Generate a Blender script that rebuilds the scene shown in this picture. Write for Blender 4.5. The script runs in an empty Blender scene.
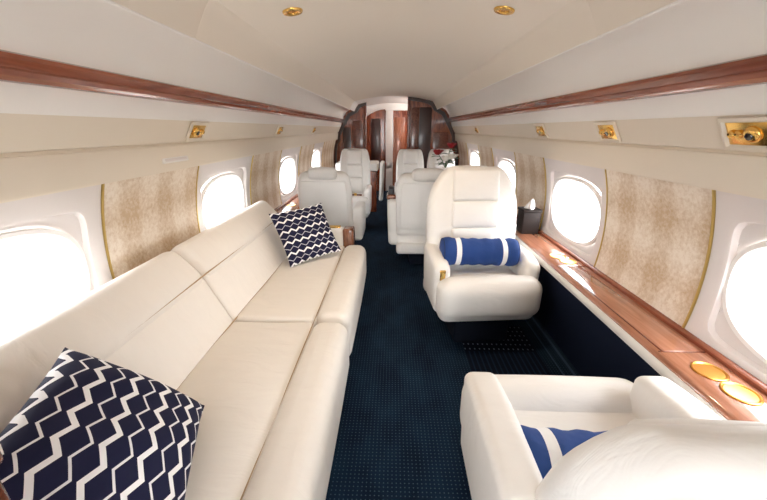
import bpy, bmesh, math, random
from mathutils import Vector, Matrix
random.seed(7)
scn = bpy.context.scene
COL = scn.collection
PI = math.pi

# ------------------------------------------------------------------ materials
def nmat(name):
    m = bpy.data.materials.new(name); m.use_nodes = True
    nt = m.node_tree; nt.nodes.clear()
    out = nt.nodes.new('ShaderNodeOutputMaterial')
    b = nt.nodes.new('ShaderNodeBsdfPrincipled')
    nt.links.new(b.outputs[0], out.inputs[0])
    return m, nt, b
def N(nt, t, **kw):
    n = nt.nodes.new(t)
    for k, v in kw.items():
        if k.startswith('i_'):
            n.inputs[int(k[2:])].default_value = v
        else: setattr(n, k, v)
    return n
def L(nt, a, b): nt.links.new(a, b)
def mth(nt, op, a, b=None, c=None):
    n = nt.nodes.new('ShaderNodeMath'); n.operation = op
    for i, v in enumerate((a, b, c)):
        if v is None: continue
        if isinstance(v, (int, float)): n.inputs[i].default_value = v
        else: nt.links.new(v, n.inputs[i])
    return n.outputs[0]
def mixc(nt, f, a, b):
    n = nt.nodes.new('ShaderNodeMix'); n.data_type = 'RGBA'
    if isinstance(f, (int, float)): n.inputs[0].default_value = f
    else: nt.links.new(f, n.inputs[0])
    for i, v in ((6, a), (7, b)):
        if isinstance(v, tuple): n.inputs[i].default_value = v if len(v) == 4 else v + (1,)
        else: nt.links.new(v, n.inputs[i])
    return n.outputs[2]
def simple(name, col, rough=.5, metal=0, coat=0, bump=0, bscale=60, spec=.5, sheen=0):
    m, nt, b = nmat(name)
    b.inputs['Base Color'].default_value = col + (1,)
    b.inputs['Roughness'].default_value = rough
    b.inputs['Metallic'].default_value = metal
    b.inputs['Coat Weight'].default_value = coat
    b.inputs['Specular IOR Level'].default_value = spec
    if sheen: b.inputs['Sheen Weight'].default_value = sheen
    if bump:
        tc = N(nt, 'ShaderNodeTexCoord'); no = N(nt, 'ShaderNodeTexNoise')
        no.inputs['Scale'].default_value = bscale; no.inputs['Detail'].default_value = 4
        L(nt, tc.outputs['Object'], no.inputs['Vector'])
        bp = N(nt, 'ShaderNodeBump'); bp.inputs['Strength'].default_value = bump; bp.inputs['Distance'].default_value = .01
        L(nt, no.outputs[0], bp.inputs['Height']); L(nt, bp.outputs[0], b.inputs['Normal'])
    return m
def leather(name, col):
    m, nt, b = nmat(name)
    tc = N(nt, 'ShaderNodeTexCoord')
    n1 = N(nt, 'ShaderNodeTexNoise'); n1.inputs['Scale'].default_value = 5; n1.inputs['Detail'].default_value = 3; n1.inputs['Distortion'].default_value = 1.2
    mp = N(nt, 'ShaderNodeMapping'); mp.inputs['Scale'].default_value = (1, 3.2, 1.6)
    L(nt, tc.outputs['Object'], mp.inputs[0]); L(nt, mp.outputs[0], n1.inputs['Vector'])
    n2 = N(nt, 'ShaderNodeTexNoise'); n2.inputs['Scale'].default_value = 130; n2.inputs['Detail'].default_value = 2
    L(nt, tc.outputs['Object'], n2.inputs['Vector'])
    h = mth(nt, 'MULTIPLY_ADD', n1.outputs[0], 1.0, mth(nt, 'MULTIPLY', n2.outputs[0], .05))
    bp = N(nt, 'ShaderNodeBump'); bp.inputs['Strength'].default_value = .22; bp.inputs['Distance'].default_value = .02
    L(nt, h, bp.inputs['Height']); L(nt, bp.outputs[0], b.inputs['Normal'])
    dark = tuple(c * .95 for c in col)
    L(nt, mixc(nt, n1.outputs[0], dark, col), b.inputs['Base Color'])
    b.inputs['Roughness'].default_value = .48
    b.inputs['Specular IOR Level'].default_value = .35
    return m
def wood(name, c1, c2, scale=(14, 1.2, 14), rough=.22, coat=.6):
    m, nt, b = nmat(name)
    tc = N(nt, 'ShaderNodeTexCoord'); mp = N(nt, 'ShaderNodeMapping'); mp.inputs['Scale'].default_value = scale
    L(nt, tc.outputs['Object'], mp.inputs[0])
    no = N(nt, 'ShaderNodeTexNoise'); no.inputs['Scale'].default_value = 2.2; no.inputs['Detail'].default_value = 5; no.inputs['Distortion'].default_value = 1.6
    L(nt, mp.outputs[0], no.inputs['Vector'])
    r = N(nt, 'ShaderNodeValToRGB'); r.color_ramp.elements[0].position = .32; r.color_ramp.elements[1].position = .68
    r.color_ramp.elements[0].color = c1 + (1,); r.color_ramp.elements[1].color = c2 + (1,)
    L(nt, no.outputs[0], r.inputs[0]); L(nt, r.outputs[0], b.inputs['Base Color'])
    b.inputs['Roughness'].default_value = rough; b.inputs['Coat Weight'].default_value = coat; b.inputs['Coat Roughness'].default_value = .08
    return m
def tri(nt, x):      # 0..1 triangle wave of period 1
    return mth(nt, 'MULTIPLY', mth(nt, 'PINGPONG', x, .5), 2.0)
def sq_band(nt, x, lo, hi):
    return mth(nt, 'MULTIPLY', mth(nt, 'GREATER_THAN', x, lo), mth(nt, 'LESS_THAN', x, hi))
def chevron(name, nz, nl, thin=(.78, .78, .8)):
    m, nt, b = nmat(name)
    uv = N(nt, 'ShaderNodeUVMap'); sp = N(nt, 'ShaderNodeSeparateXYZ'); L(nt, uv.outputs[0], sp.inputs[0])
    t = tri(nt, mth(nt, 'MULTIPLY', sp.outputs[0], nz))
    a = .27
    v = mth(nt, 'MULTIPLY', sp.outputs[1], nl)
    p1 = mth(nt, 'FRACT', mth(nt, 'ADD', mth(nt, 'ADD', v, mth(nt, 'MULTIPLY', t, a)), .1))
    p2 = mth(nt, 'FRACT', mth(nt, 'ADD', mth(nt, 'SUBTRACT', v, mth(nt, 'MULTIPLY', t, a)), .1))
    l1 = sq_band(nt, p1, .30, .47)
    l2 = sq_band(nt, p2, .585, .66)
    base = (.012, .013, .042)
    c = mixc(nt, l1, base, (.86, .86, .87))
    c = mixc(nt, l2, c, thin)
    L(nt, c, b.inputs['Base Color']); b.inputs['Roughness'].default_value = .85
    b.inputs['Specular IOR Level'].default_value = .2
    no = N(nt, 'ShaderNodeTexNoise'); no.inputs['Scale'].default_value = 9; no.inputs['Detail'].default_value = 3
    tc = N(nt, 'ShaderNodeTexCoord'); L(nt, tc.outputs['Object'], no.inputs['Vector'])
    bp = N(nt, 'ShaderNodeBump'); bp.inputs['Strength'].default_value = .25; bp.inputs['Distance'].default_value = .02
    L(nt, no.outputs[0], bp.inputs['Height']); L(nt, bp.outputs[0], b.inputs['Normal'])
    return m
def fabric_panel_mat(name):
    m, nt, b = nmat(name)
    tc = N(nt, 'ShaderNodeTexCoord'); sp = N(nt, 'ShaderNodeSeparateXYZ'); L(nt, tc.outputs['Object'], sp.inputs[0])
    wob = N(nt, 'ShaderNodeTexNoise'); wob.inputs['Scale'].default_value = 7; wob.inputs['Detail'].default_value = 3
    L(nt, tc.outputs['Object'], wob.inputs['Vector'])
    w = mth(nt, 'MULTIPLY', mth(nt, 'SUBTRACT', wob.outputs[0], .5), .05)
    y = mth(nt, 'ADD', sp.outputs[1], w); z = mth(nt, 'ADD', sp.outputs[2], w)
    col = tri(nt, mth(nt, 'MULTIPLY', y, 1 / .23))
    row = tri(nt, mth(nt, 'ADD', mth(nt, 'MULTIPLY', z, 1 / .25), .15))
    f = mth(nt, 'ADD', mth(nt, 'MULTIPLY', mth(nt, 'MAXIMUM', mth(nt, 'MINIMUM', mth(nt, 'MULTIPLY', mth(nt, 'SUBTRACT', col, .5), 3.5), .5), -.5), .62), mth(nt, 'MULTIPLY', mth(nt, 'SUBTRACT', row, .5), .9))
    n2 = N(nt, 'ShaderNodeTexNoise'); n2.inputs['Scale'].default_value = 62; n2.inputs['Detail'].default_value = 5; n2.inputs['Roughness'].default_value = .7
    mp = N(nt, 'ShaderNodeMapping'); mp.inputs['Scale'].default_value = (1, 1, .9); L(nt, tc.outputs['Object'], mp.inputs[0]); L(nt, mp.outputs[0], n2.inputs['Vector'])
    f = mth(nt, 'ADD', f, mth(nt, 'MULTIPLY', mth(nt, 'SUBTRACT', n2.outputs[0], .5), 3.4))
    cl = N(nt, 'ShaderNodeMapRange'); L(nt, f, cl.inputs[0]); cl.inputs[1].default_value = -.8; cl.inputs[2].default_value = .8
    c = mixc(nt, cl.outputs[0], (.57, .42, .27), (.84, .755, .645))
    L(nt, c, b.inputs['Base Color']); b.inputs['Roughness'].default_value = .7
    bp = N(nt, 'ShaderNodeBump'); bp.inputs['Strength'].default_value = .3; bp.inputs['Distance'].default_value = .004
    L(nt, n2.outputs[0], bp.inputs['Height']); L(nt, bp.outputs[0], b.inputs['Normal'])
    return m
def carpet_mat(name):
    m, nt, b = nmat(name)
    tc = N(nt, 'ShaderNodeTexCoord'); sp = N(nt, 'ShaderNodeSeparateXYZ'); L(nt, tc.outputs['Object'], sp.inputs[0])
    X, Y = sp.outputs[0], sp.outputs[1]
    def dots(px, py, rad):
        dx = mth(nt, 'SUBTRACT', mth(nt, 'FRACT', mth(nt, 'MULTIPLY', X, 1 / px)), .5)
        dy = mth(nt, 'SUBTRACT', mth(nt, 'FRACT', mth(nt, 'MULTIPLY', Y, 1 / py)), .5)
        d = mth(nt, 'ADD', mth(nt, 'POWER', mth(nt, 'ABSOLUTE', dx), 2), mth(nt, 'POWER', mth(nt, 'ABSOLUTE', dy), 2))
        return mth(nt, 'LESS_THAN', d, rad * rad)
    n1 = N(nt, 'ShaderNodeTexNoise'); n1.inputs['Scale'].default_value = 4.5; n1.inputs['Detail'].default_value = 4
    mp = N(nt, 'ShaderNodeMapping'); mp.inputs['Scale'].default_value = (1.6, .8, 1); L(nt, tc.outputs['Object'], mp.inputs[0]); L(nt, mp.outputs[0], n1.inputs['Vector'])
    mr = N(nt, 'ShaderNodeMapRange'); L(nt, n1.outputs[0], mr.inputs[0]); mr.inputs[1].default_value = .35; mr.inputs[2].default_value = .68
    base = mixc(nt, mr.outputs[0], (.0032, .009, .021), (.008, .024, .048))
    n2 = N(nt, 'ShaderNodeTexNoise'); n2.inputs['Scale'].default_value = 160; L(nt, tc.outputs['Object'], n2.inputs['Vector'])
    base = mixc(nt, mth(nt, 'MULTIPLY', n2.outputs[0], .45), base, (.004, .010, .022))
    d = dots(.0165, .0165, .15)
    c = mixc(nt, mth(nt, 'MULTIPLY', d, .38), base, (.11, .17, .22))
    # inset panel in front of the armchairs: darker with widely spaced dots, ribs nearer the aisle end
    ins = mth(nt, 'MULTIPLY', sq_band(nt, X, .46, .90), sq_band(nt, Y, 1.0, 2.10))
    far = mth(nt, 'GREATER_THAN', Y, 1.80)
    d2 = mth(nt, 'MULTIPLY', dots(.030, .050, .16), far)
    ribs = mth(nt, 'MULTIPLY', mth(nt, 'LESS_THAN', mth(nt, 'FRACT', mth(nt, 'MULTIPLY', X, 1 / .03)), .3), mth(nt, 'SUBTRACT', 1, far))
    inner = mixc(nt, mth(nt, 'MULTIPLY', d2, .7), (.003, .006, .016), (.20, .25, .32))
    inner = mixc(nt, mth(nt, 'MULTIPLY', ribs, .6), inner, (.012, .03, .06))
    c = mixc(nt, ins, c, inner)
    # dotted border lines along the wall side
    band = mth(nt, 'MAXIMUM', sq_band(nt, X, 1.022, 1.04), sq_band(nt, X, .965, .975))
    c = mixc(nt, mth(nt, 'MULTIPLY', band, .5), c, (.06, .10, .16))
    L(nt, c, b.inputs['Base Color']); b.inputs['Roughness'].default_value = .95; b.inputs['Specular IOR Level'].default_value = .1
    bp = N(nt, 'ShaderNodeBump'); bp.inputs['Strength'].default_value = .5; bp.inputs['Distance'].default_value = .004
    L(nt, n2.outputs[0], bp.inputs['Height']); L(nt, bp.outputs[0], b.inputs['Normal'])
    return m
def bolster_mat(name):
    m, nt, b = nmat(name)
    tc = N(nt, 'ShaderNodeTexCoord'); sp = N(nt, 'ShaderNodeSeparateXYZ'); L(nt, tc.outputs['Object'], sp.inputs[0])
    ax = mth(nt, 'ABSOLUTE', sp.outputs[0])
    s = sq_band(nt, ax, .126, .156)
    c = mixc(nt, s, (.007, .046, .21), (.85, .86, .88))
    L(nt, c, b.inputs['Base Color']); b.inputs['Roughness'].default_value = .8
    no = N(nt, 'ShaderNodeTexNoise'); no.inputs['Scale'].default_value = 14; no.inputs['Detail'].default_value = 3
    L(nt, tc.outputs['Object'], no.inputs['Vector'])
    bp = N(nt, 'ShaderNodeBump'); bp.inputs['Strength'].default_value = .45; bp.inputs['Distance'].default_value = .02
    L(nt, no.outputs[0], bp.inputs['Height']); L(nt, bp.outputs[0], b.inputs['Normal'])
    return m

M = {}
M['leather'] = leather('cream_leather', (.82, .785, .735))
M['leather2'] = leather('pale_leather', (.81, .793, .763))
M['seam'] = simple('tan_seam', (.42, .30, .18), .8)
M['plastic'] = simple('cream_liner', (.88, .862, .835), .5)
M['ceil'] = simple('ceiling_liner', (.80, .735, .645), .55)
M['tan'] = simple('shade_tan_liner', (.76, .685, .575), .5)  # warm shade of the down-facing service panel is put into this colour
M['white'] = simple('white_plastic', (.86, .84, .82), .4)
M['window'] = simple('window_liner', (.70, .655, .635), .45)
M['fabric'] = fabric_panel_mat('brushed_beige_fabric')
M['gold'] = simple('polished_gold', (.83, .52, .15), .22, 1)
M['cup'] = simple('amber_gold', (.80, .40, .09), .28, 1)
M['goldtrim'] = simple('gold_trim', (.62, .44, .14), .35, .8)
M['darkglass'] = simple('dark_lens', (.03, .02, .01), .1, 0, .5)
M['mahog'] = wood('mahogany', (.085, .018, .008), (.21, .055, .025))
M['strip'] = wood('strip_wood', (.20, .05, .026), (.34, .105, .055), scale=(9, .8, 9))
M['ledge'] = wood('ledge_wood', (.30, .115, .06), (.46, .20, .12), rough=.12, coat=1.0)
M['walnut'] = wood('walnut', (.12, .04, .018), (.25, .10, .05), scale=(20, 20, 3))
M['bulk'] = wood('bulkhead_wood', (.11, .020, .009), (.34, .085, .030), scale=(9, 9, 1.6), rough=.15, coat=1)
M['door'] = wood('door_wood', (.22, .07, .035), (.33, .12, .07), scale=(12, 12, 1.6), rough=.25)
M['smoke'] = simple('smoked_glass', (.040, .013, .009), .3, 0, .25)
M['ebony'] = simple('dark_moulding', (.030, .010, .006), .3, 0, .3)
M['carpet'] = carpet_mat('navy_dotted_carpet')
M['dado'] = simple('navy_dado', (.006, .011, .030), .85, bump=.2, bscale=300, spec=.15)
M['navy'] = simple('navy_base', (.004, .007, .016), .8, spec=.2)
M['chev'] = chevron('chevron_cloth', 6.5, 5.0)
M['chev2'] = chevron('chevron_cloth_fine', 7, 5.2, (.50, .50, .56))
M['bolster'] = bolster_mat('blue_striped_cloth')
M['piping'] = simple('dark_blue_piping', (.006, .022, .09), .7)
M['box'] = simple('dark_tissue_box', (.016, .009, .007), .6, spec=.3)
M['paper'] = simple('tissue_paper', (.9, .9, .9), .9)
M['black'] = simple('black_plastic', (.012, .013, .018), .35)
M['steel'] = simple('brushed_steel', (.7, .68, .66), .3, 1)
M['red'] = simple('red_petals', (.30, .008, .012), .6)
M['whitepetal'] = simple('white_petals', (.82, .80, .72), .6)
M['green'] = simple('green_leaves', (.05, .13, .04), .5)
M['shell'] = simple('outer_shell', (.6, .6, .6), .8)
def pane_mat():
    m = bpy.data.materials.new('window_acrylic'); m.use_nodes = True
    nt = m.node_tree; nt.nodes.clear()
    out = nt.nodes.new('ShaderNodeOutputMaterial')
    tr = nt.nodes.new('ShaderNodeBsdfTransparent'); tr.inputs[0].default_value = (.97, .98, 1, 1)
    gl = nt.nodes.new('ShaderNodeBsdfGlossy'); gl.inputs['Roughness'].default_value = .03
    mx = nt.nodes.new('ShaderNodeMixShader'); mx.inputs[0].default_value = .05
    nt.links.new(tr.outputs[0], mx.inputs[1]); nt.links.new(gl.outputs[0], mx.inputs[2]); nt.links.new(mx.outputs[0], out.inputs[0])
    return m
M['pane'] = pane_mat()
def emit(name, col, s):
    m = bpy.data.materials.new(name); m.use_nodes = True
    nt = m.node_tree; nt.nodes.clear()
    out = nt.nodes.new('ShaderNodeOutputMaterial'); e = nt.nodes.new('ShaderNodeEmission')
    e.inputs[0].default_value = col + (1,); e.inputs[1].default_value = s
    nt.links.new(e.outputs[0], out.inputs[0]); return m
M['lamp'] = emit('lamp_glow', (1, .78, .5), 5)

# ------------------------------------------------------------------ mesh helpers
class MB:
    def __init__(s): s.v = []; s.f = []; s.uv = None
    def add(s, v, f, T=None):
        o = len(s.v)
        s.v += [tuple(T @ Vector(p)) if T is not None else tuple(p) for p in v]
        s.f += [tuple(i + o for i in q) for q in f]
        return s
def mk(name, mb, mat, parent=None, ang=40, mw=None):
    me = bpy.data.meshes.new(name)
    me.from_pydata(mb.v, [], mb.f)
    bm = bmesh.new(); bm.from_mesh(me)
    bmesh.ops.recalc_face_normals(bm, faces=bm.faces); bm.to_mesh(me); bm.free()
    if mb.uv:
        l = me.uv_layers.new(name='UVMap')
        for lp in me.loops: l.data[lp.index].uv = mb.uv[lp.vertex_index]
    me.polygons.foreach_set('use_smooth', [True] * len(me.polygons))
    me.set_sharp_from_angle(angle=math.radians(ang))
    me.materials.append(M[mat]); me.update()
    o = bpy.data.objects.new(name, me); COL.objects.link(o)
    if parent is not None: o.parent = parent
    if mw is not None: o.matrix_local = mw
    return o
def thing(name, label, cat, loc=(0, 0, 0), rz=0, group=None):
    o = bpy.data.objects.new(name, None); COL.objects.link(o)
    o.empty_display_size = .05
    o.location = loc; o.rotation_euler = (0, 0, rz); tag(o, label, cat, group); return o
def tag(o, label, cat, group=None):
    o['label'] = label; o['category'] = cat
    if group: o['group'] = group
    return o
def struct(o):
    o['kind'] = 'structure'; return o
def rbox(sx, sy, sz, r=.02, n=6, k=3, puff=(0, 0, 0), deform=None, c=(0, 0, 0)):
    """rounded box of full size sx,sy,sz centred on c, faces puffed outward, then deformed"""
    h = (sx / 2, sy / 2, sz / 2); r = min(r, *(q * .999 for q in h))
    def samp(hh):
        a = [-hh + r * (1 - math.cos(i / k * PI / 2)) for i in range(k)]
        a = [-hh + r * math.tan(i / k * PI / 4) for i in range(k)]
        mid = [-hh + r + (2 * hh - 2 * r) * i / n for i in range(n + 1)]
        return a + mid + [-q for q in reversed(a)]
    S = [samp(q) for q in h]
    verts, faces, idx = [], [], {}
    def vid(p):
        key = tuple(round(q, 6) for q in p)
        if key in idx: return idx[key]
        q = [max(-(h[i] - r), min(h[i] - r, p[i])) for i in range(3)]
        d = Vector([p[i] - q[i] for i in range(3)])
        if d.length > 0: d = d.normalized() * r
        w = [q[i] + d[i] for i in range(3)]
        for a in range(3):
            if puff[a]:
                b_, c_ = (a + 1) % 3, (a + 2) % 3
                fx = max(0, 1 - (w[b_] / h[b_]) ** 2) * max(0, 1 - (w[c_] / h[c_]) ** 2)
                w[a] += math.copysign(1, w[a]) * puff[a] * fx * min(1, abs(w[a]) / h[a])
        w = [w[i] + c[i] for i in range(3)]
        if deform: w = list(deform(*w))
        idx[key] = len(verts); verts.append(tuple(w)); return idx[key]
    for a in range(3):
        b_, c_ = (a + 1) % 3, (a + 2) % 3
        for s in (-1, 1):
            for i in range(len(S[b_]) - 1):
                for j in range(len(S[c_]) - 1):
                    q = []
                    for (ii, jj) in ((i, j), (i + 1, j), (i + 1, j + 1), (i, j + 1)):
                        p = [0, 0, 0]; p[a] = s * h[a]; p[b_] = S[b_][ii]; p[c_] = S[c_][jj]; q.append(vid(p))
                    if len(set(q)) == 4: faces.append(tuple(q if s > 0 else q[::-1]))
    m = MB(); m.add(verts, faces); return m
def rb(name, size, c, mat, parent, r=.02, T=None, **kw):
    m = rbox(*size, r=r, c=c, **kw)
    if T is not None: m.v = [tuple(T @ Vector(p)) for p in m.v]
    return mk(name, m, mat, parent)
def extr(prof, ys, closed=False, caps=False):
    m = MB(); n = len(prof); v = []
    for y in ys: v += [(p[0], y, p[1]) for p in prof]
    f = []
    for j in range(len(ys) - 1):
        for i in range(n if closed else n - 1):
            a, b = j * n + i, j * n + (i + 1) % n
            f.append((a, b, b + n, a + n))
    if caps: f.append(tuple(range(n))); f.append(tuple(range((len(ys) - 1) * n, len(ys) * n))[::-1])
    return m.add(v, f)
def lathe(prof, n=24, axis='z'):
    m = MB(); v = []; f = []
    for (r, z) in prof:
        for i in range(n):
            a = 2 * PI * i / n
            p = (r * math.cos(a), r * math.sin(a), z)
            v.append(p if axis == 'z' else (p[2], p[0], p[1]))
    k = len(prof)
    for j in range(k - 1):
        for i in range(n):
            f.append((j * n + i, j * n + (i + 1) % n, (j + 1) * n + (i + 1) % n, (j + 1) * n + i))
    if prof[0][0] > 1e-6: f.append(tuple(range(n))[::-1])
    if prof[-1][0] > 1e-6: f.append(tuple(range((k - 1) * n, k * n)))
    return m.add(v, f)
def tube(pts, r, n=8):
    m = MB(); v = []; f = []
    pts = [Vector(p) for p in pts]
    for i, p in enumerate(pts):
        d = (pts[min(i + 1, len(pts) - 1)] - pts[max(i - 1, 0)]).normalized()
        u = d.orthogonal().normalized() if i == 0 else (u - d * u.dot(d)).normalized()
        w = d.cross(u)
        for k in range(n):
            a = 2 * PI * k / n; v.append(tuple(p + (u * math.cos(a) + w * math.sin(a)) * r))
    for i in range(len(pts) - 1):
        for k in range(n): f.append((i * n + k, i * n + (k + 1) % n, (i + 1) * n + (k + 1) % n, (i + 1) * n + k))
    f.append(tuple(range(n))[::-1]); f.append(tuple(range((len(pts) - 1) * n, len(pts) * n)))
    return m.add(v, f)
def prism(poly, y0, y1):   # polygon in XZ between two stations
    return extr(poly, [y0, y1], closed=True, caps=True)

# ------------------------------------------------------------------ cabin shell
R, ZC = 1.13, .74
YA, YR, YL, YF = -1.9, 6.0, 6.7, 7.6      # aft wall, two partitions, front wall
def arcx(z, off=0): return math.sqrt((R + off) ** 2 - (z - ZC) ** 2)

fl = mk('floor', rbox(2.3, YF - YA + .2, .04, r=.002, n=1, k=1, c=(0, (YF + YA) / 2, -.02)), 'carpet'); struct(fl)

def ceil_prof():
    p = []
    for i in range(25):
        x = -.625 + 1.25 * i / 24; p.append((x, 1.80 - .19 * x * x))
    rt = [(.640, 1.714), (.66, 1.688), (.690, 1.637), (.7035, 1.611), (.708, 1.6035), (.716, 1.603), (.721, 1.610), (.721, 1.650)]
    lt = [(-x, z) for x, z in reversed(rt)]
    inner = lt + p + rt
    up = [(.70, 1.685), (.64, 1.76), (.3, 1.825), (0, 1.84), (-.3, 1.825), (-.64, 1.76), (-.70, 1.685)]
    return inner + up
CP = ceil_prof()
def seamed(y0, y1, ch=.006):
    def shr(d): return [(x * (1 - d * .6), z + d) if i < 41 else (x, z) for i, (x, z) in enumerate(CP)]
    m = MB(); n = len(CP); v = []; f = []
    ys = [(y0, ch), (y0 + ch, 0), (y1 - ch, 0), (y1, ch)]
    for y, d in ys: v += [(p[0], y, p[1]) for p in shr(d)]
    for j in range(3):
        for i in range(n):
            a, b = j * n + i, j * n + (i + 1) % n; f.append((a, b, b + n, a + n))
    f.append(tuple(range(n))); f.append(tuple(range(3 * n, 4 * n))[::-1])
    return m.add(v, f)
for a, b in ((YA, -.9), (-.9, 1.38), (1.38, YR)):
    struct(mk('ceiling', seamed(a, b), 'ceil', ang=25))
# entry ceiling beyond the partition, white
struct(mk('ceiling', seamed(YR, YF), 'white', ang=25))

def thick(prof, t):
    out = []
    for x, z in prof:
        d = Vector((x, z - ZC)).normalized(); out.append((x + d.x * t, z + d.y * t))
    return prof + out[::-1]
UP = [(.69, 1.690), (.74, 1.690), (.78, 1.676), (.82, 1.652), (.855, 1.620), (.882, 1.585), (.902, 1.545), (.912, 1.510), (.915, 1.472)]
LOW = [(.946, 1.410), (.955, 1.380), (.965, 1.346), (.970, 1.337), (1.018, 1.243), (1.026, 1.243), (1.034, 1.238), (1.031, 1.229), (1.024, 1.228),
       (1.022, 1.222), (1.025, 1.185), (1.033, 1.124), (1.038, 1.114), (1.05, 1.113), (1.066, 1.116)]
STRIP = [(.918, 1.476), (.903, 1.469), (.899, 1.457), (.905, 1.443), (.909, 1.438), (.905, 1.432), (.907, 1.420), (.918, 1.411), (.932, 1.407), (.944, 1.408), (.948, 1.414)]
def mir(p, s): return [(s * x, z) for x, z in p]
WIN = {1: [(-.575, .375), (.785, .375), (2.145, .375), (3.505, .375), (4.865, .375)],
       -1: [(-.6, .39), (.846, .39), (2.279, .39), (3.75, .38), (5.18, .38)]}
ZB, ZT, ZW = .50, 1.15, .82
wn = 0
for s, side in ((1, 'right'), (-1, 'left')):
    yend = YF
    W = struct(mk('wall_' + side, extr(mir(thick(UP + [(.938, 1.435)] + LOW[:4], .03), s), [YA, yend], True, True), 'plastic', ang=28))
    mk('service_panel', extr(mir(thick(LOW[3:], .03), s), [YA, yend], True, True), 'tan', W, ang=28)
    t = struct(mk('trim_1' if s > 0 else 'trim_2', extr(mir(STRIP + [(.96, 1.44)], s), [YA, YR if s > 0 else YL], True, True), 'strip'))
    struct(mk('lip_highlight_1' if s > 0 else 'lip_highlight_2', tube([(s * .7125, YA, 1.601), (s * .7125, 2, 1.601), (s * .7125, YR, 1.601)], .0055, 8), 'white'))  # white bead painted in as the light caught by the ceiling edge
    # navy dado below the ledge
    dp = [(.937, .52), (1.062, 0), (1.12, 0), (1.13, .52)]
    mk('dado_panel', extr(mir(dp, s), [YA, yend], True, True), 'dado', W)
    # outer skin above and below the window belt
    a0 = [math.radians(a) for a in range(20, 92, 4)]
    sk = [(1.30 * math.cos(a), ZC + 1.30 * math.sin(a)) for a in a0]
    mk('outer_skin', extr(mir(sk, s), [YA, yend]), 'shell', W)
    # belt: fabric panels between window panels
    edges = [YA] + [e for c, h in WIN[s] for e in (c - h, c + h)] + [yend]
    for i in range(0, len(edges), 2):
        y0, y1 = edges[i], edges[i + 1]
        if y1 - y0 < .02: continue
        ap = [(arcx(z, -.003), z) for z in [ZB + (ZT - ZB) * j / 20 for j in range(21)]]
        mk('fabric_panel', extr(mir(thick(ap, .03), s), [y0 + .004, y1 - .004], True, True), 'fabric', W)
    for e in edges[1:-1]:
        ap = [(arcx(z, -.007), z) for z in [ZB + (ZT - ZB) * j / 20 for j in range(21)]]
        mk('gold_edge', extr(mir(thick(ap, .02), s), [e - .0025, e + .0025], True, True), 'goldtrim', W)
    # window panels
    for (yc, hw) in WIN[s]:
        wn += 1
        cor = [math.atan2(b, a) for a in (hw, -hw) for b in (ZT - ZW, ZB - ZW)]
        angs = sorted([2 * PI * i / 96 - PI for i in range(96)] + cor)
        na = len(angs)
        def loop_rect():
            o = []
            for a in angs:
                c_, s_ = math.cos(a), math.sin(a)
                t_ = min((hw - .004) / abs(c_) if abs(c_) > 1e-9 else 9, ((ZT - ZW) if s_ > 0 else (ZW - ZB)) / abs(s_) if abs(s_) > 1e-9 else 9)
                o.append((c_ * t_, s_ * t_))
            return o
        def loop_se(a_, bt, bb, n_):
            o = []
            for a in angs:
                c_, s_ = math.cos(a), math.sin(a); b_ = bt if s_ > 0 else bb
                r_ = (abs(c_ / a_) ** n_ + abs(s_ / b_) ** n_) ** (-1 / n_)
                o.append((c_ * r_, s_ * r_))
            return o
        def build(loops):
            m = MB(); v = []; f = []
            for lp, off in loops:
                for (dy, dz) in lp:
                    v.append((s * arcx(ZW + dz, off), yc + dy, ZW + dz))
            for j in range(len(loops) - 1):
                for i in range(na):
                    f.append((j * na + i, j * na + (i + 1) % na, (j + 1) * na + (i + 1) % na, (j + 1) * na + i))
            return m.add(v, f)
        ra = hw - .055
        P = mk('window_%d' % wn, build([(loop_rect(), .03), (loop_rect(), 0), (loop_se(ra, .225, .225, 9), 0), (loop_se(ra - .010, .217, .217, 9), .004),
             (loop_se(ra - .016, .212, .212, 9), .022), (loop_se(.322, .209, .209, 3.2), .024), (loop_se(.30, .188, .188, 2.6), .05)]), 'window', ang=35)
        struct(P)
        mk('bezel', build([(loop_se(.313, .200, .200, 2.6), .028), (loop_se(.309, .196, .196, 2.6), .012), (loop_se(.297, .184, .184, 2.5), .012),
             (loop_se(.291, .178, .178, 2.5), .022), (loop_se(.280, .168, .168, 2.5), .10), (loop_se(.30, .19, .19, 2.5), .105)]), 'white', P, ang=35)
        pm = build([(loop_se(.297, .186, .186, 2.5), .095), (loop_se(.15, .09, .09, 2.3), .095), (loop_se(.01, .01, .01, 2), .095)])
        mk('pane', pm, 'pane', P)
        # daylight portal just outside the pane guides the sky's light through the window
        ld = bpy.data.lights.new('window_daylight', 'AREA'); ld.shape = 'RECTANGLE'; ld.size = .66; ld.size_y = .46
        ld.cycles.is_portal = True
        lo = bpy.data.objects.new('window_daylight', ld); COL.objects.link(lo)
        lo.location = (s * 1.26, yc, ZW); lo.rotation_euler = (0, s * PI / 2, 0)

# end walls
full = [(-1.06, 0), (-1.13, .5), (-1.16, .74), (-1.12, 1.12), (-1.03, 1.3), (-.9, 1.5), (-.75, 1.66), (-.6, 1.74), (-.3, 1.82), (0, 1.84)]
full = full + [(-x, z) for x, z in reversed(full[:-1])]
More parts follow.
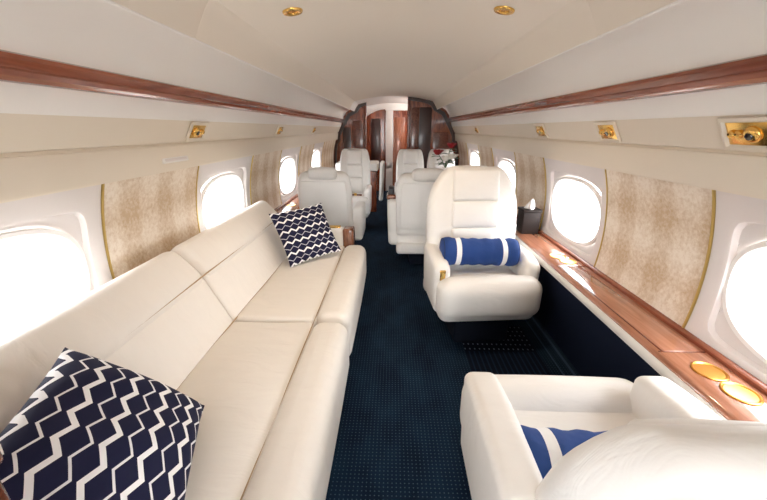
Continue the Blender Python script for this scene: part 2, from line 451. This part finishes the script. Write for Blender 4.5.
# aft wall behind the viewpoint, with an added opening for soft frontal fill
DX, DZ = .50, 1.62
hole = full + [(DX, 0), (DX, DZ), (-DX, DZ), (-DX, 0)]
struct(mk('wall_back', prism(hole, YA - .05, YA + .01), 'plastic'))
struct(mk('fill_opening_frame', prism([(-DX - .04, .003), (-DX - .04, DZ + .04), (DX + .04, DZ + .04), (DX + .04, .003), (DX, .003), (DX, DZ), (-DX, DZ), (-DX, .003)], YA - .06, YA + .03), 'mahog'))
ld = bpy.data.lights.new('fill_opening_portal', 'AREA'); ld.shape = 'RECTANGLE'; ld.size = 2 * DX; ld.size_y = DZ; ld.cycles.is_portal = True
lo = bpy.data.objects.new('fill_opening_portal', ld); COL.objects.link(lo); lo.location = (0, YA - .07, DZ / 2); lo.rotation_euler = (-PI / 2, 0, 0)

def outline(x0, sgn, inset=0):
    pts = [(.3, 1.782), (.45, 1.76), (.6, 1.73), (.65, 1.700), (.70, 1.63), (.74, 1.61), (.83, 1.56), (.895, 1.465), (.93, 1.405), (.965, 1.338),
           (1.016, 1.236), (1.033, 1.135), (1.075, 1.08), (1.10, .95), (1.115, .70), (1.10, .50), (1.06, .005)]
    o = [(x0, 1.80 - .19 * x0 * x0 - .001)] + [p for p in pts if p[0] > x0 + .03]
    if inset:
        o = [(x if i == 0 else x - inset * .75, z - inset * .8) for i, (x, z) in enumerate(o)]
    return [(sgn * x, z) for x, z in o]
def partition(name, x0, sgn, y, mats):
    o = outline(x0, sgn); bx = sgn * x0
    poly = [o[0]] + [(x + sgn * .03, z + .03) for x, z in o[1:-1]] + [o[-1], (bx, .005)]
    P = struct(mk(name, prism(poly, y, y + .05), 'bulk'))
    # raised moulding following the arched outline
    a = outline(x0, sgn); b = outline(x0, sgn, .055)
    k = min(len(a), len(b))
    m = MB(); v = []; f = []
    for i in range(k): v += [(a[i][0], y - .018, a[i][1]), (b[i][0], y - .018, b[i][1]), (b[i][0], y + .002, b[i][1]), (a[i][0], y + .002, a[i][1])]
    for i in range(k - 1):
        for q in range(4): f.append((i * 4 + q, i * 4 + (q + 1) % 4, i * 4 + 4 + (q + 1) % 4, i * 4 + 4 + q))
    f += [(0, 1, 2, 3), tuple((k - 1) * 4 + q for q in (3, 2, 1, 0))]
    mk('arched_moulding', m.add(v, f), 'ebony', P)
    rb('edge_post', (.05, .075, 1.80 - .19 * x0 * x0 - .02), (bx + sgn * .025, y + .02, (1.80 - .19 * x0 * x0) / 2 - .005), 'mahog', P, r=.012)
    return P
P1 = partition('wall_partition_right', .235, 1, YR, None)
rb('smoked_panel', (.20, .012, 1.30), (.53, YR - .004, .98), 'smoke', P1, r=.004, n=1)
rb('raised_panel', (.12, .016, 1.35), (.36, YR - .006, .95), 'mahog', P1, r=.006, n=1)
rb('raised_panel', (.24, .016, .9), (.79, YR - .006, .8), 'mahog', P1, r=.006, n=1)
P2 = partition('wall_partition_left', .485, -1, YL, None)
rb('raised_panel', (.20, .016, 1.2), (-.66, YL - .006, .85), 'mahog', P2, r=.006, n=1)
rb('smoked_panel', (.15, .012, 1.1), (-.86, YL - .004, .78), 'smoke', P2, r=.004, n=1)
# front wall with arched closet panel, white arch and doorway
FW = struct(mk('wall_front', prism(full, YF, YF + .05), 'bulk'))
def archpoly(x0, x1, zs, rise, n=10):
    o = [(x0, .01)]
    for i in range(n + 1):
        u = i / n; x = x0 + (x1 - x0) * u; o.append((x, zs + rise * math.sin(u * PI * .5) if rise > 0 else zs - rise * 0))
    o.append((x1, .01)); return o
mk('white_header', prism([(-.60, 1.40), (-.16, 1.40), (-.16, 1.66), (.33, 1.66), (.33, 1.80), (-.62, 1.80)], YF - .015, YF + .001), 'white', FW)
mk('closet_panel', prism(archpoly(-.62, -.165, 1.50, .18), YF - .05, YF - .012), 'bulk', FW)
rb('dark_mirror', (.20, .012, 1.0), (-.36, YF - .055, 1.0), 'smoke', FW, r=.003, n=1)
rb('closet_post', (.03, .05, 1.66), (-.175, YF - .05, .84), 'mahog', FW, r=.008, n=1)
arch = [(-.14, 1.69), (-.05, 1.712), (.04, 1.718), (.13, 1.712), (.24, 1.69)]
arch_i = [(.24, 1.655), (.13, 1.677), (.04, 1.683), (-.05, 1.677), (-.14, 1.655)]
mk('white_arch', prism(arch + arch_i, YF - .06, YF), 'white', FW)
rb('door_jamb', (.15, .04, 1.66), (-.075, YF - .02, .84), 'window', FW, r=.005, n=1)
D1 = struct(mk('door_1', rbox(.24, .03, 1.52, r=.006, n=1, c=(.13, YF - .035, .77)), 'door'))
rb('raised_panel', (.15, .012, 1.2), (.13, YF - .053, .8), 'door', D1, r=.005, n=1)
rb('latch_plate', (.10, .02, .10), (-.075, YF - .05, .57), 'steel', D1, r=.006, n=1)

# ------------------------------------------------------------------ side ledges
def ledge(s, y0, y1, label, cups, lid):
    T = thing('side_ledge', label, 'ledge', (s * .925, y0, .5))
    off = Vector((-s * .925, -y0, -.5))
    def put(name, mb, mat, par=T):
        mb.v = [tuple(Vector(p) + off) for p in mb.v]; return mk(name, mb, mat, par)
    put('wood_top', extr(mir([(.944, .533), (.930, .540), (.926, .551), (.930, .561), (.938, .566), (1.112, .566), (1.118, .558), (1.118, .533)], s), [y0, y1], True, True), 'ledge')
    put('front_edge', extr(mir([(.938, .500), (.924, .505), (.918, .520), (.920, .535), (.930, .545), (.95, .545), (.95, .500)], s), [y0, y1], True, True), 'leather2')
    put('wall_bead', extr(mir([(1.098, .564), (1.096, .578), (1.104, .584), (1.116, .584), (1.116, .564)], s), [y0, y1], True, True), 'strip')
    for (x, y) in cups:
        c = lathe([(.047, .562), (.0475, .5695), (.044, .571), (.040, .5695), (.038, .5675), (.014, .5672), (0, .5672)], 28)
        c.v = [(p[0] + s * x, p[1] + y, p[2]) for p in c.v]
        put('cup_holder', c, 'cup')
    if lid:
        a, b = lid
        put('table_lid', rbox(.115, b - a, .006, r=.0025, n=1, k=2, c=(s * 1.008, (a + b) / 2, .5665)), 'ledge')
        for yy in (a, b):
            put('inlay_line', rbox(.16, .005, .003, r=.001, n=1, k=1, c=(s * 1.015, yy, .5668)), 'mahog')
        put('inlay_line', rbox(.005, b - a, .003, r=.001, n=1, k=1, c=(s * .948, (a + b) / 2, .5668)), 'mahog')
    return T
ledge(1, -1.85, 5.98, 'glossy red-brown wooden side ledge with gold cup holders under the windows beside the armchairs',
      [(1.022, .928), (1.030, .832), (1.013, 1.975), (1.033, 1.892), (1.02, 4.3), (1.02, 4.4)], (1.03, 1.82))
ledge(-1, 2.98, 6.65, 'wooden side ledge under the window beyond the end of the cream sofa', [(1.03, 3.4)], None)

# ------------------------------------------------------------------ lamps in the panels
def slope_T(s, y, u=.5):
    a = Vector((s * .962, y, 1.336)); b = Vector((s * 1.018, y, 1.240))
    z = Vector((-s * .864, 0, -.503)); x = Vector((0, 1, 0)); yv = z.cross(x)
    return Matrix.Translation(a.lerp(b, u)) @ Matrix((x, yv, z)).transposed().to_4x4()
def reading_light(s, y, label):
    T = thing('reading_light', label, 'reading light', group='gold reading lights under the side lockers')
    T.matrix_world = slope_T(s, y)
    fr = MB()   # square tray frame
    def ring(a, b, z): return [(-a, -b, z), (a, -b, z), (a, b, z), (-a, b, z)]
    loops = [ring(.078, .050, -.002), ring(.078, .050, .006), ring(.068, .041, .008), ring(.060, .034, .002)]
    v = [p for l in loops for p in l]
    f = [(j * 4 + i, j * 4 + (i + 1) % 4, j * 4 + 4 + (i + 1) % 4, j * 4 + 4 + i) for j in range(3) for i in range(4)]
    mk('bezel', fr.add(v, f), 'tan', T)
    mk('gold_plate', rbox(.122, .070, .004, r=.001, n=1, k=1, c=(0, 0, .001)), 'gold', T)
    e = lathe([(.024, .002), (.025, .006), (.023, .011), (.016, .016), (.010, .0165), (0, .0165)], 20)
    e.v = [(p[0] - .018, p[1], p[2]) for p in e.v]; b = mk('lamp_ball', e, 'gold', T)
    e = lathe([(.011, .0165), (.010, .0185), (0, .019)], 16); e.v = [(p[0] - .018, p[1], p[2]) for p in e.v]; mk('lens', e, 'darkglass', b)
    for dx in (.022, .044):
        e = lathe([(.012, .002), (.012, .008), (.008, .012), (.004, .010), (0, .010)], 16)
        e.v = [(p[0] + dx, p[1], p[2]) for p in e.v]; mk('air_nozzle', e, 'gold', T)
reading_light(1, 1.03, 'gold reading light panel above the near window of the armchair row')
reading_light(1, 1.69, 'gold reading light panel above the fabric panel between two windows of the armchair row')
reading_light(1, 2.44, 'gold reading light panel above and behind the tissue box')
reading_light(1, 4.3, 'small gold reading light panel farthest along the armchair wall')
reading_light(-1, 1.80, 'gold reading light panel above the fabric panel over the sofa back')
reading_light(-1, 3.13, 'gold reading light panel above the wall past the small chevron pillow')
reading_light(-1, 4.50, 'small gold reading light panel farthest along the sofa wall')
# small slots on the sofa side lip
def slot(y, ln, label):
    a = Vector((-1.029, y, 1.165)); z = Vector((1, 0, .18)).normalized(); x = Vector((0, 1, 0)); yv = z.cross(x)
    T = thing('pull_handle', label, 'handle'); T.matrix_world = Matrix.Translation(a) @ Matrix((x, yv, z)).transposed().to_4x4()
    mk('frame', rbox(ln, .026, .010, r=.004, n=2, k=2), 'leather2', T)
    mk('recess', rbox(ln * .85, .012, .003, r=.001, n=1, k=1, c=(0, 0, .005)), 'window', T)
slot(1.64, .20, 'slim cream flush pull handle on the lip above the wall fabric behind the sofa')

def ceiling_light(x, y, label, en=9):
    z = 1.80 - .19 * x * x; sl = math.atan(.38 * x)
    T = thing('ceiling_light', label, 'ceiling light', (x, y, z), group='gold ceiling downlights')
    T.rotation_euler = (0, sl, 0)
    mk('gold_ring', lathe([(.020, -.001), (.022, -.006), (.030, -.009), (.040, -.007), (.043, -.002), (.043, .002)], 24), 'gold', T)
    mk('reflector', lathe([(.022, -.002), (.018, .012), (.012, .016), (0, .016)], 20), 'gold', T)
    mk('bulb', lathe([(.009, .014), (.010, .006), (.006, .001), (0, 0)], 14), 'lamp', T)
    ld = bpy.data.lights.new('ceiling_lamp', 'SPOT'); ld.energy = en; ld.color = (1, .80, .58); ld.spot_size = 2.3; ld.spot_blend = .8; ld.shadow_soft_size = .03
    lo = bpy.data.objects.new('ceiling_lamp', ld); COL.objects.link(lo); lo.parent = T; lo.location = (0, 0, -.02)
ceiling_light(-.425, 1.67, 'gold ring ceiling downlight on the sofa half of the ceiling')
ceiling_light(.452, 1.66, 'gold ring ceiling downlight on the armchair half of the ceiling')

VL = thing('entry_light', 'round ceiling light in the entry behind the dark wood partition', 'ceiling light', (.60, 6.75, 1.725))
mk('lamp_rim', lathe([(.05, .004), (.06, -.006), (.072, -.006), (.075, .004)], 24), 'gold', VL)
mk('lamp_lens', lathe([(.052, .002), (.045, -.008), (0, -.012)], 20), 'lamp', VL)
ld = bpy.data.lights.new('entry_lamp', 'POINT'); ld.energy = 16; ld.color = (1, .93, .86); ld.shadow_soft_size = .06
lo = bpy.data.objects.new('entry_lamp', ld); COL.objects.link(lo); lo.parent = VL; lo.location = (0, 0, -.12)
# ------------------------------------------------------------------ sofa
S = thing('sofa', 'long cream leather sofa running along the wall under the windows', 'sofa', (-.6, 1.5, 0))
so = Vector((.6, -1.5, 0))
def sp_(name, mb, mat='leather', par=S):
    mb.v = [tuple(Vector(p) + so) for p in mb.v]; return mk(name, mb, mat, par)
SEC = [(.32, 1.415), (1.415, 2.54)]
sp_('base', rbox(.64, 2.22, .25, r=.02, n=2, c=(-.60, 1.43, .145)), 'leather2')
sp_('plinth', rbox(.60, 2.18, .03, r=.005, n=1, c=(-.61, 1.43, .016)), 'navy')
for (a, b) in SEC:
    c = (a + b) / 2; l = b - a - .004
    def sag(x, y, z, a=a, b=b):
        u = (y - a) / (b - a); return x, y, z + .004 * math.sin(u * 9 + x * 7)
    sp_('front_roll', rbox(.175, l, .28, r=.062, n=8, k=4, puff=(.008, 0, .004), c=(-.288, c, .315)))
    sp_('seat_cushion', rbox(.40, l, .17, r=.028, n=10, k=3, puff=(0, 0, .012), c=(-.565, c, .355), deform=sag))
    # lower back, leaning
    th = math.atan2(.115, .24)
    def lean(px, pz, ang):
        ca, sa = math.cos(ang), math.sin(ang)
        def d(x, y, z): return px + x * ca - z * sa, y, pz + x * sa + z * ca
        return d
    m = rbox(.10, l, .30, r=.022, n=8, k=3, puff=(.012, 0, 0), c=(-.05, c, .143), deform=lean(-.738, .405, th))
    sp_('backrest', m)
    th2 = math.radians(41)
    m = rbox(.15, l, .21, r=.05, n=8, k=4, puff=(.014, 0, 0), c=(-.062, c, .088), deform=lean(-.852, .664, th2))
    sp_('back_bolster', m)
for (x, z) in ((-.750, .438), (-.852, .674)):
    sp_('seam_piping', tube([(x, .33, z), (x, 1.4, z), (x, 2.53, z)], .0035, 6), 'seam')
sp_('seam_piping', tube([(-.371, .33, .430), (-.371, 1.4, .430), (-.371, 2.53, .430)], .002, 6), 'seam')
# wooden ended arm at the far end
ar = sp_('armrest', rbox(.50, .10, .555, r=.03, n=4, k=3, c=(-.63, 2.60, .285)), 'leather2')
sp_('wood_end', rbox(.085, .12, .545, r=.015, n=2, k=3, c=(-.345, 2.605, .29)), 'walnut')
sp_('gold_latch', rbox(.10, .05, .018, r=.006, n=1, k=2, c=(-.46, 2.61, .566)), 'gold')

EC = thing('end_cabinet', 'dark reddish wooden cabinet end standing against the near end of the sofa', 'cabinet', (-.680, .17, 0))
mk('cabinet_body', rbox(.38, .26, .90, r=.012, n=1, k=2, c=(-.0, 0, .455)), 'mahog', EC)
mk('cabinet_top', rbox(.40, .27, .03, r=.01, n=1, k=2, c=(-.0, 0, .92)), 'mahog', EC)

# ------------------------------------------------------------------ pillows
def pillow(name, T_, R_, L_, mat, th, label, pinch=.035):
    T_, R_, L_ = Vector(T_), Vector(R_), Vector(L_)
    ex = (L_ - T_); ey = (R_ - T_)                      # u runs T->L, v runs T->R
    ey = ey - ex * (ey.dot(ex) / ex.dot(ex))
    w, h = ex.length, ey.length
    ux, uy = ex.normalized(), ey.normalized(); uz = ux.cross(uy)
    cen = T_ + ex / 2 + ey / 2
    if uz.dot(Vector((0, 0, 1.3)) - cen) < 0: uz = -uz
    n = 30; m = MB(); v = []; uv = []; f = []
    def pt(i, j, s):
        a, b = 2 * i / n - 1, 2 * j / n - 1
        x = a * (1 - pinch * 1.6 * (1 - abs(b)) * abs(a) ** 3 * (1 + abs(b))); y = b * (1 - pinch * 1.6 * (1 - abs(a)) * abs(b) ** 3 * (1 + abs(a)))
        q = max(0, (1 - abs(a) ** 2.4)) * max(0, (1 - abs(b) ** 2.4))
        z = th * q ** .52 + .006 * math.sin(a * 6 + b * 3) * q
        return (x * w / 2, y * h / 2, s * z)
    idx = {}
    for s in (1, -1):
        for i in range(n + 1):
            for j in range(n + 1):
                edge = i in (0, n) or j in (0, n)
                k = (i, j, 0 if edge else s)
                if k in idx: continue
                idx[k] = len(v); v.append(pt(i, j, s)); uv.append((i / n, j / n))
    for s in (1, -1):
        for i in range(n):
            for j in range(n):
                q = []
                for (ii, jj) in ((i, j), (i + 1, j), (i + 1, j + 1), (i, j + 1)):
                    q.append(idx[(ii, jj, 0 if (ii in (0, n) or jj in (0, n)) else s)])
                f.append(tuple(q))
    m.add(v, f); m.uv = uv
    if uz.dot(ux.cross(uy)) < 0: uy = -uy; m.v = [(p[0], -p[1], p[2]) for p in m.v]
    o = mk(name, m, mat, ang=70)
    o.matrix_world = Matrix.Translation(cen) @ Matrix((ux, uy, uz)).transposed().to_4x4()
    tag(o, label, 'pillow'); return o
pillow('throw_pillow', (-.83, .714, .777), (-.57, .807, .495), (-.68, .31, .765), 'chev', .075,
       'large navy throw pillow with white zigzag stripes at the near end of the sofa')
pillow('throw_pillow', (-.808, 2.157, .777), (-.650, 2.015, .460), (-.516, 2.430, .797), 'chev2', .05,
       'zigzag throw pillow at the far end of the sofa beside its wooden arm')

def bolster(c, tilt, rz, label, L_=.465, r=.088):
    T = thing('bolster_pillow', label, 'pillow', c, 0, 'blue striped bolster pillows'); T.rotation_euler = (0, tilt, rz)
    pr = []
    hl = L_ / 2
    pr = [(0, -hl - .004), (.04, -hl - .004), (r - .016, -hl), (r - .004, -hl + .006), (r, -hl + .02)]
    for i in range(1, 20):
        u = -1 + 2 * i / 20; pr.append((r * (1 + .035 * math.sin(i * 1.7) - .05 * (1 - u * u)), u * (hl - .02)))
    pr += [(r, hl - .02), (r - .004, hl - .006), (r - .016, hl), (.04, hl + .004), (0, hl + .004)]
    m = lathe(pr, 36, 'x')
    mk('pillow_body', m, 'bolster', T, ang=60)
    for s in (-1, 1):
        ring = []
        t = MB(); vv = []; ff = []
        for i in range(32):
            a = 2 * PI * i / 32
            for k in range(6):
                b = 2 * PI * k / 6; rr = r - .008 + .004 * math.cos(b)
                vv.append((s * (hl - .003) + .004 * math.sin(b), rr * math.cos(a), rr * math.sin(a)))
        for i in range(32):
            for k in range(6): ff.append((i * 6 + k, i * 6 + (k + 1) % 6, ((i + 1) % 32) * 6 + (k + 1) % 6, ((i + 1) % 32) * 6 + k))
        mk('piping', t.add(vv, ff), 'piping', T)
    return T

# ------------------------------------------------------------------ armchairs
def chair(loc, rz, label, recl=10, bh=.66, bw=.305, aw=(.325, .325), arm_z=.575, seat_d=.40, top_w=.58, belt=False, pocket=False, sc=1, leather_='leather2', flap=0, pan=0, awid=.112, ar=.038, bt=.135, shell=True, slope=.25, rt=0, padtop=.015):
    T = thing('armchair', label, 'armchair', loc, rz, 'cream leather cabin armchairs'); T.scale = (sc, 1, 1)
    lt = leather_
    iw = min(aw) - awid
    mk('pedestal', rbox(2 * iw * .8, .34, .22, r=.02, n=1, c=(0, -.12, .113)), 'navy', T)
    mk('seat_base', rbox(2 * min(bw, .30), seat_d + .10, .24, r=.06, n=5, c=(0, -seat_d / 2 + .07, .31)), lt, T)
    mk('seat_cushion', rbox(2 * iw + .02, seat_d, .14, r=.035, n=8, puff=(0, 0, .014), c=(0, -seat_d / 2 + .03, .368 - pan)), lt, T)
    mk('front_roll', rbox(aw[0] + aw[1] - .02, .17, .24, r=.07, n=8, k=4, puff=(0, .012, .010), c=((aw[1] - aw[0]) / 2, -seat_d + .075, .348)), lt, T)
    for s, a in ((-1, aw[0]), (1, aw[1])):
        def ad(x, y, z, s=s):
            t = max(0, (z - .2) / .4)
            dy = 0
            if y < -.15 and z > .45: z -= slope * (-.15 - y) ** 1.4
            return x + s * .012 * t, y, z
        A = mk('armrest', rbox(awid, seat_d, arm_z - .22, r=ar, n=6, k=4, puff=(.006, 0, 0), c=(s * (a - awid / 2 - .006), -seat_d / 2 + .10, (arm_z + .22) / 2), deform=ad), lt, T)
        if s < 0:
            mk('gold_latch', rbox(.036, .012, .066, r=.005, n=1, k=2, c=(s * (a - .045), -seat_d + .105, arm_z - .09)), 'gold', A)
            mk('latch_lever', rbox(.014, .010, .036, r=.004, n=1, k=2, c=(s * (a - .045), -seat_d + .097, arm_z - .09)), 'goldtrim', A)
    ra = math.radians(recl)
    ca, sa = math.cos(ra), math.sin(ra)
    def wfac(z):
        v = max(0, (z / bh - .50) / .50); return 1 - (1 - top_w) * v ** 2.6
    def lean(x, y, z):
        f = wfac(z); x *= f * (1 - rt * max(0, y))
        return x, y * ca + z * sa, .42 - y * sa + z * ca
    def leanp(x, y, z): return x, y * ca + z * sa, .42 - y * sa + z * ca
    mk('backrest', rbox(2 * bw, bt, bh + .10, r=.052 if shell else bt * .49, n=12, k=5, puff=(0, .012, 0), c=(0, bt / 2, bh / 2 - .05), deform=lean), lt, T)
    # front pads: lumbar, middle, headrest
    pw = .31 * bw / .305
    z0 = .05; hh = (bh - z0 - padtop)
    cuts = [0, .36, .66, 1.0]
    for i, nm in enumerate(('lumbar_pad', 'back_pad', 'headrest')):
        a, b = z0 + hh * cuts[i], z0 + hh * cuts[i + 1] - .004
        def pd(x, y, z): return leanp(x * (1 - .10 * max(0, z / bh - .6)), y, z)
        mk(nm, rbox(pw, .05, b - a, r=.018, n=6, k=3, puff=(0, .012, 0), c=(0, -.008, (a + b) / 2), deform=pd), lt, T)
    # rear shell and headrest flap
    if shell: mk('rear_shell', rbox(2 * bw * .86, .02, bh * .86, r=.009, n=6, k=2, c=(0, .143, bh * .42), deform=lean), lt, T)
    def fd(x, y, z): return leanp(x * (1 - .5 * max(0, z - bh * .9)), y, z)
    if flap >= 0: mk('headrest_flap', rbox(2 * bw * (.45 + 2.5 * max(flap, 0)), .035 + flap * 1.6, bh * .17 + flap * .6, r=.016 + flap * .7, n=5, k=3, puff=(0, .008, .006), c=(0, .150 - flap * .6, bh * .925 + flap), deform=fd), lt, T)
    mk('rear_skirt', rbox(2 * bw - .01, .10, .10, r=.03, n=4, k=3, c=(0, .155, .215)), lt, T)
    if belt:
        mk('seat_belt', rbox(.30, .012, .03, r=.004, n=6, k=1, puff=(0, .01, 0), c=(0, -.10, .452)), 'walnut', T)
        mk('belt_buckle', rbox(.05, .016, .04, r=.004, n=1, k=1, c=(.03, -.115, .462)), 'gold', T)
    if pocket:
        s = 1 if pocket > 0 else -1; a = aw[1] if s > 0 else aw[0]
        mk('wood_pocket', rbox(.09, .20, .05, r=.02, n=2, k=3, c=(s * (a - .03), -.06, arm_z + .015)), 'walnut', T)
        mk('handset', rbox(.06, .16, .08, r=.02, n=2, k=3, c=(s * (a - .03), -.06, arm_z + .065)), 'black', T)
    return T
chair((.550, 2.18, 0), math.radians(5), 'cream armchair facing the viewer with a blue bolster across its seat', recl=8, arm_z=.572, awid=.10, slope=.6, aw=(.32, .325))
chair((.568, .585, 0), PI - math.radians(.5), 'nearest cream armchair seen from behind, blue bolster on its seat', recl=18, bh=.474, bw=.272, seat_d=.46, pan=.05, flap=-1, shell=False, bt=.10, awid=.108, ar=.03, padtop=.07, top_w=.60, rt=.6)
bolster((.545, 2.035, .572), math.radians(1.5), math.radians(3), 'blue bolster pillow with two white stripes propped on the armchair facing the viewer')
bolster((.547, .660, .472), math.radians(0), math.radians(-2), 'blue bolster pillow with white stripes half hidden behind the nearest armchair back')
chair((.32, 3.27, 0), PI, 'cream armchair seen from behind, beside the aisle past the bolster armchair', recl=5, bh=.51, bw=.285, aw=(.30, .36), arm_z=.67, top_w=.86, flap=.035, pocket=1)
chair((-.655, 3.40, 0), PI, 'cream armchair seen from behind, just past the sofa and small pillow', recl=6, bh=.51, bw=.262, aw=(.36, .25), top_w=.84, flap=.035)
chair((-.52, 4.70, 0), 0, 'cream armchair with a seat belt facing back down the cabin, beyond the sofa', recl=8, bh=.64, bw=.30, belt=True, sc=.70, top_w=.80)
chair((.25, 4.95, 0), 0, 'distant cream armchair by the aisle in front of the dark wood partition', recl=8, bh=.62, sc=.66, top_w=.78)
chair((.70, 5.0, 0), 0, 'distant cream armchair by the windows, partly hidden by the roses', recl=8, bh=.62, sc=.66, top_w=.78)

# ------------------------------------------------------------------ small things
TB = thing('tissue_box', 'dark brown tissue box with a white tissue on the wooden ledge', 'tissue box', (1.015, 2.50, .567))
mk('box_body', rbox(.125, .125, .165, r=.008, n=1, k=2, c=(0, 0, .0835)), 'box', TB)
mk('box_lid', rbox(.135, .135, .02, r=.006, n=1, k=2, c=(0, 0, .172)), 'box', TB)
tis = MB(); vv = []; ff = []
nn = 18
for j in range(6):
    for i in range(nn):
        a = 2 * PI * i / nn; r_ = (.034 - .0055 * j) * (1 + .35 * math.sin(3 * a + j * .5)); vv.append((r_ * math.cos(a) + .004 * j * .5, r_ * math.sin(a), .182 + .014 * j))
for j in range(5):
    for i in range(nn): ff.append((j * nn + i, j * nn + (i + 1) % nn, (j + 1) * nn + (i + 1) % nn, (j + 1) * nn + i))
ff.append(tuple(range(5 * nn, 6 * nn)))
mk('tissue', tis.add(vv, ff), 'paper', TB, ang=80)

DT = thing('dining_table', 'wood-topped table holding the vase of roses between the facing armchairs', 'table', (.62, 4.02, 0))
mk('tabletop', rbox(.56, .42, .03, r=.012, n=1, k=3, c=(.02, 0, .655)), 'walnut', DT)
mk('table_leg', rbox(.10, .16, .62, r=.02, n=1, k=2, c=(.05, 0, .325)), 'walnut', DT)
VZ = tag(mk('flower_vase', lathe([(.0, 0), (.035, 0), (.045, .02), (.05, .08), (.035, .15), (.032, .19), (.042, .215), (.036, .214), (.028, .19), (.03, .15), (0, .03)], 24), 'white'),
         'white vase holding the roses on the table behind the bolster armchair', 'vase')
VZ.location = (.60, 4.0, .671)
def rose(tip, mat, label, grp):
    base = Vector((.60, 4.0, .88)); tip = Vector(tip)
    T = thing('rose', label, 'flower', tuple(base), 0, grp)
    d = tip - base
    mk('stem', tube([(0, 0, -.12), (0, 0, 0), tuple(d * .5 + Vector((0, 0, .01))), tuple(d)], .004, 6), 'green', T)
    m = MB()
    for k in range(9):
        a = k * 2.4; r_ = .016 + .0042 * k
        vv = []; nu, nv = 5, 4; ff = []
        for i in range(nu + 1):
            for j in range(nv + 1):
                u = i / nu * 2 - 1; w = j / nv
                rr = r_ * (.35 + .8 * w ** .6 + .25 * w * w); aa = a + u * .75 * (1 - .25 * w * w)
                vv.append((d.x + rr * math.cos(aa), d.y + rr * math.sin(aa), d.z - .02 + .055 * w - .010 * w * w * u * u - k * .0012))
        for i in range(nu):
            for j in range(nv): q = i * (nv + 1) + j; ff.append((q, q + 1, q + nv + 2, q + nv + 1))
        m.add(vv, ff)
    mk('bloom', m, mat, T, ang=80)
    for k in range(6):
        a = random.random() * 6.28; c_ = d * (.30 + .10 * k)
        vv = []; ff = []
        for i in range(7):
            t_ = i / 6; w = .028 * math.sin(PI * t_) + .001; l = .10 * t_
            x, y = math.cos(a), math.sin(a)
            for sg in (-1, 0, 1): vv.append((c_.x + l * x - sg * w * y, c_.y + l * y + sg * w * x, c_.z + .03 * t_ - .03 * t_ * t_ + abs(sg) * .006))
        for i in range(6):
            for q in range(2): ff.append((i * 3 + q, i * 3 + q + 1, i * 3 + q + 4, i * 3 + q + 3))
        mk('leaf', MB().add(vv, ff), 'green', T, ang=80)
rose((.50, 3.98, 1.055), 'red', 'red rose low in the bouquet, toward the aisle', 'red roses in the vase')
rose((.655, 4.02, 1.125), 'red', 'tallest red rose in the bouquet, toward the windows', 'red roses in the vase')
rose((.665, 3.95, 1.01), 'whitepetal', 'white rose below the tallest red rose', 'white roses in the vase')
rose((.585, 3.93, .99), 'whitepetal', 'white rose in the middle of the green leaves', 'white roses in the vase')

CR = thing('low_cabinet', 'low dark wooden cabinet with a cream top beyond the belted armchair', 'cabinet', (-.62, 5.75, 0))
mk('cabinet_body', rbox(.64, .45, .66, r=.01, n=1, k=2, c=(.04, 0, .335)), 'bulk', CR)
mk('cabinet_top', rbox(.68, .48, .13, r=.03, n=2, k=3, c=(.05, 0, .73)), 'leather2', CR)
def tp(x, y, z): return x + .04 * (z - .4), y, z
mk('end_panel', rbox(.07, .30, .62, r=.03, n=3, k=3, c=(.44, -.10, .50), deform=tp), 'leather2', CR)

# ------------------------------------------------------------------ light, world, camera
w = bpy.data.worlds.new('sky'); scn.world = w; w.use_nodes = True
wt = w.node_tree; bg = wt.nodes['Background']; bg.inputs[1].default_value = 10.0
# bright hazy sky over a duller apron
tcw = wt.nodes.new('ShaderNodeTexCoord'); spw = wt.nodes.new('ShaderNodeSeparateXYZ'); wt.links.new(tcw.outputs['Generated'], spw.inputs[0])
rw = wt.nodes.new('ShaderNodeMapRange'); wt.links.new(spw.outputs[2], rw.inputs[0]); rw.inputs[1].default_value = -.12; rw.inputs[2].default_value = .10
wt.links.new(mixc(wt, rw.outputs[0], (.29, .285, .275), (.97, .985, 1.0)), bg.inputs[0])

F = 341.0; CX, CY = 383.5, 250.0; VP = (393, 129)
p = math.atan((CY - VP[1]) / F); yaw = math.atan((VP[0] - CX) / F * math.cos(p))
cam = bpy.data.cameras.new('camera'); cam.sensor_width = 36; cam.lens = F / 767 * 36; cam.clip_start = .02
co = bpy.data.objects.new('camera', cam); COL.objects.link(co)
co.location = (0, 0, 1.3); co.rotation_euler = (PI / 2 - p, 0, yaw)
scn.camera = co
vs = scn.view_settings
scn.display_settings.display_device = 'sRGB'
vs.view_transform = 'Standard'; vs.look = 'None'; vs.gamma = 1; vs.use_curve_mapping = False
vs.exposure = 0.80
cy = scn.cycles
cy.use_denoising = True
cy.max_bounces = 14; cy.diffuse_bounces = 10; cy.glossy_bounces = 4; cy.transparent_max_bounces = 12
cy.sample_clamp_indirect = 6
cy.caustics_reflective = False; cy.caustics_refractive = False
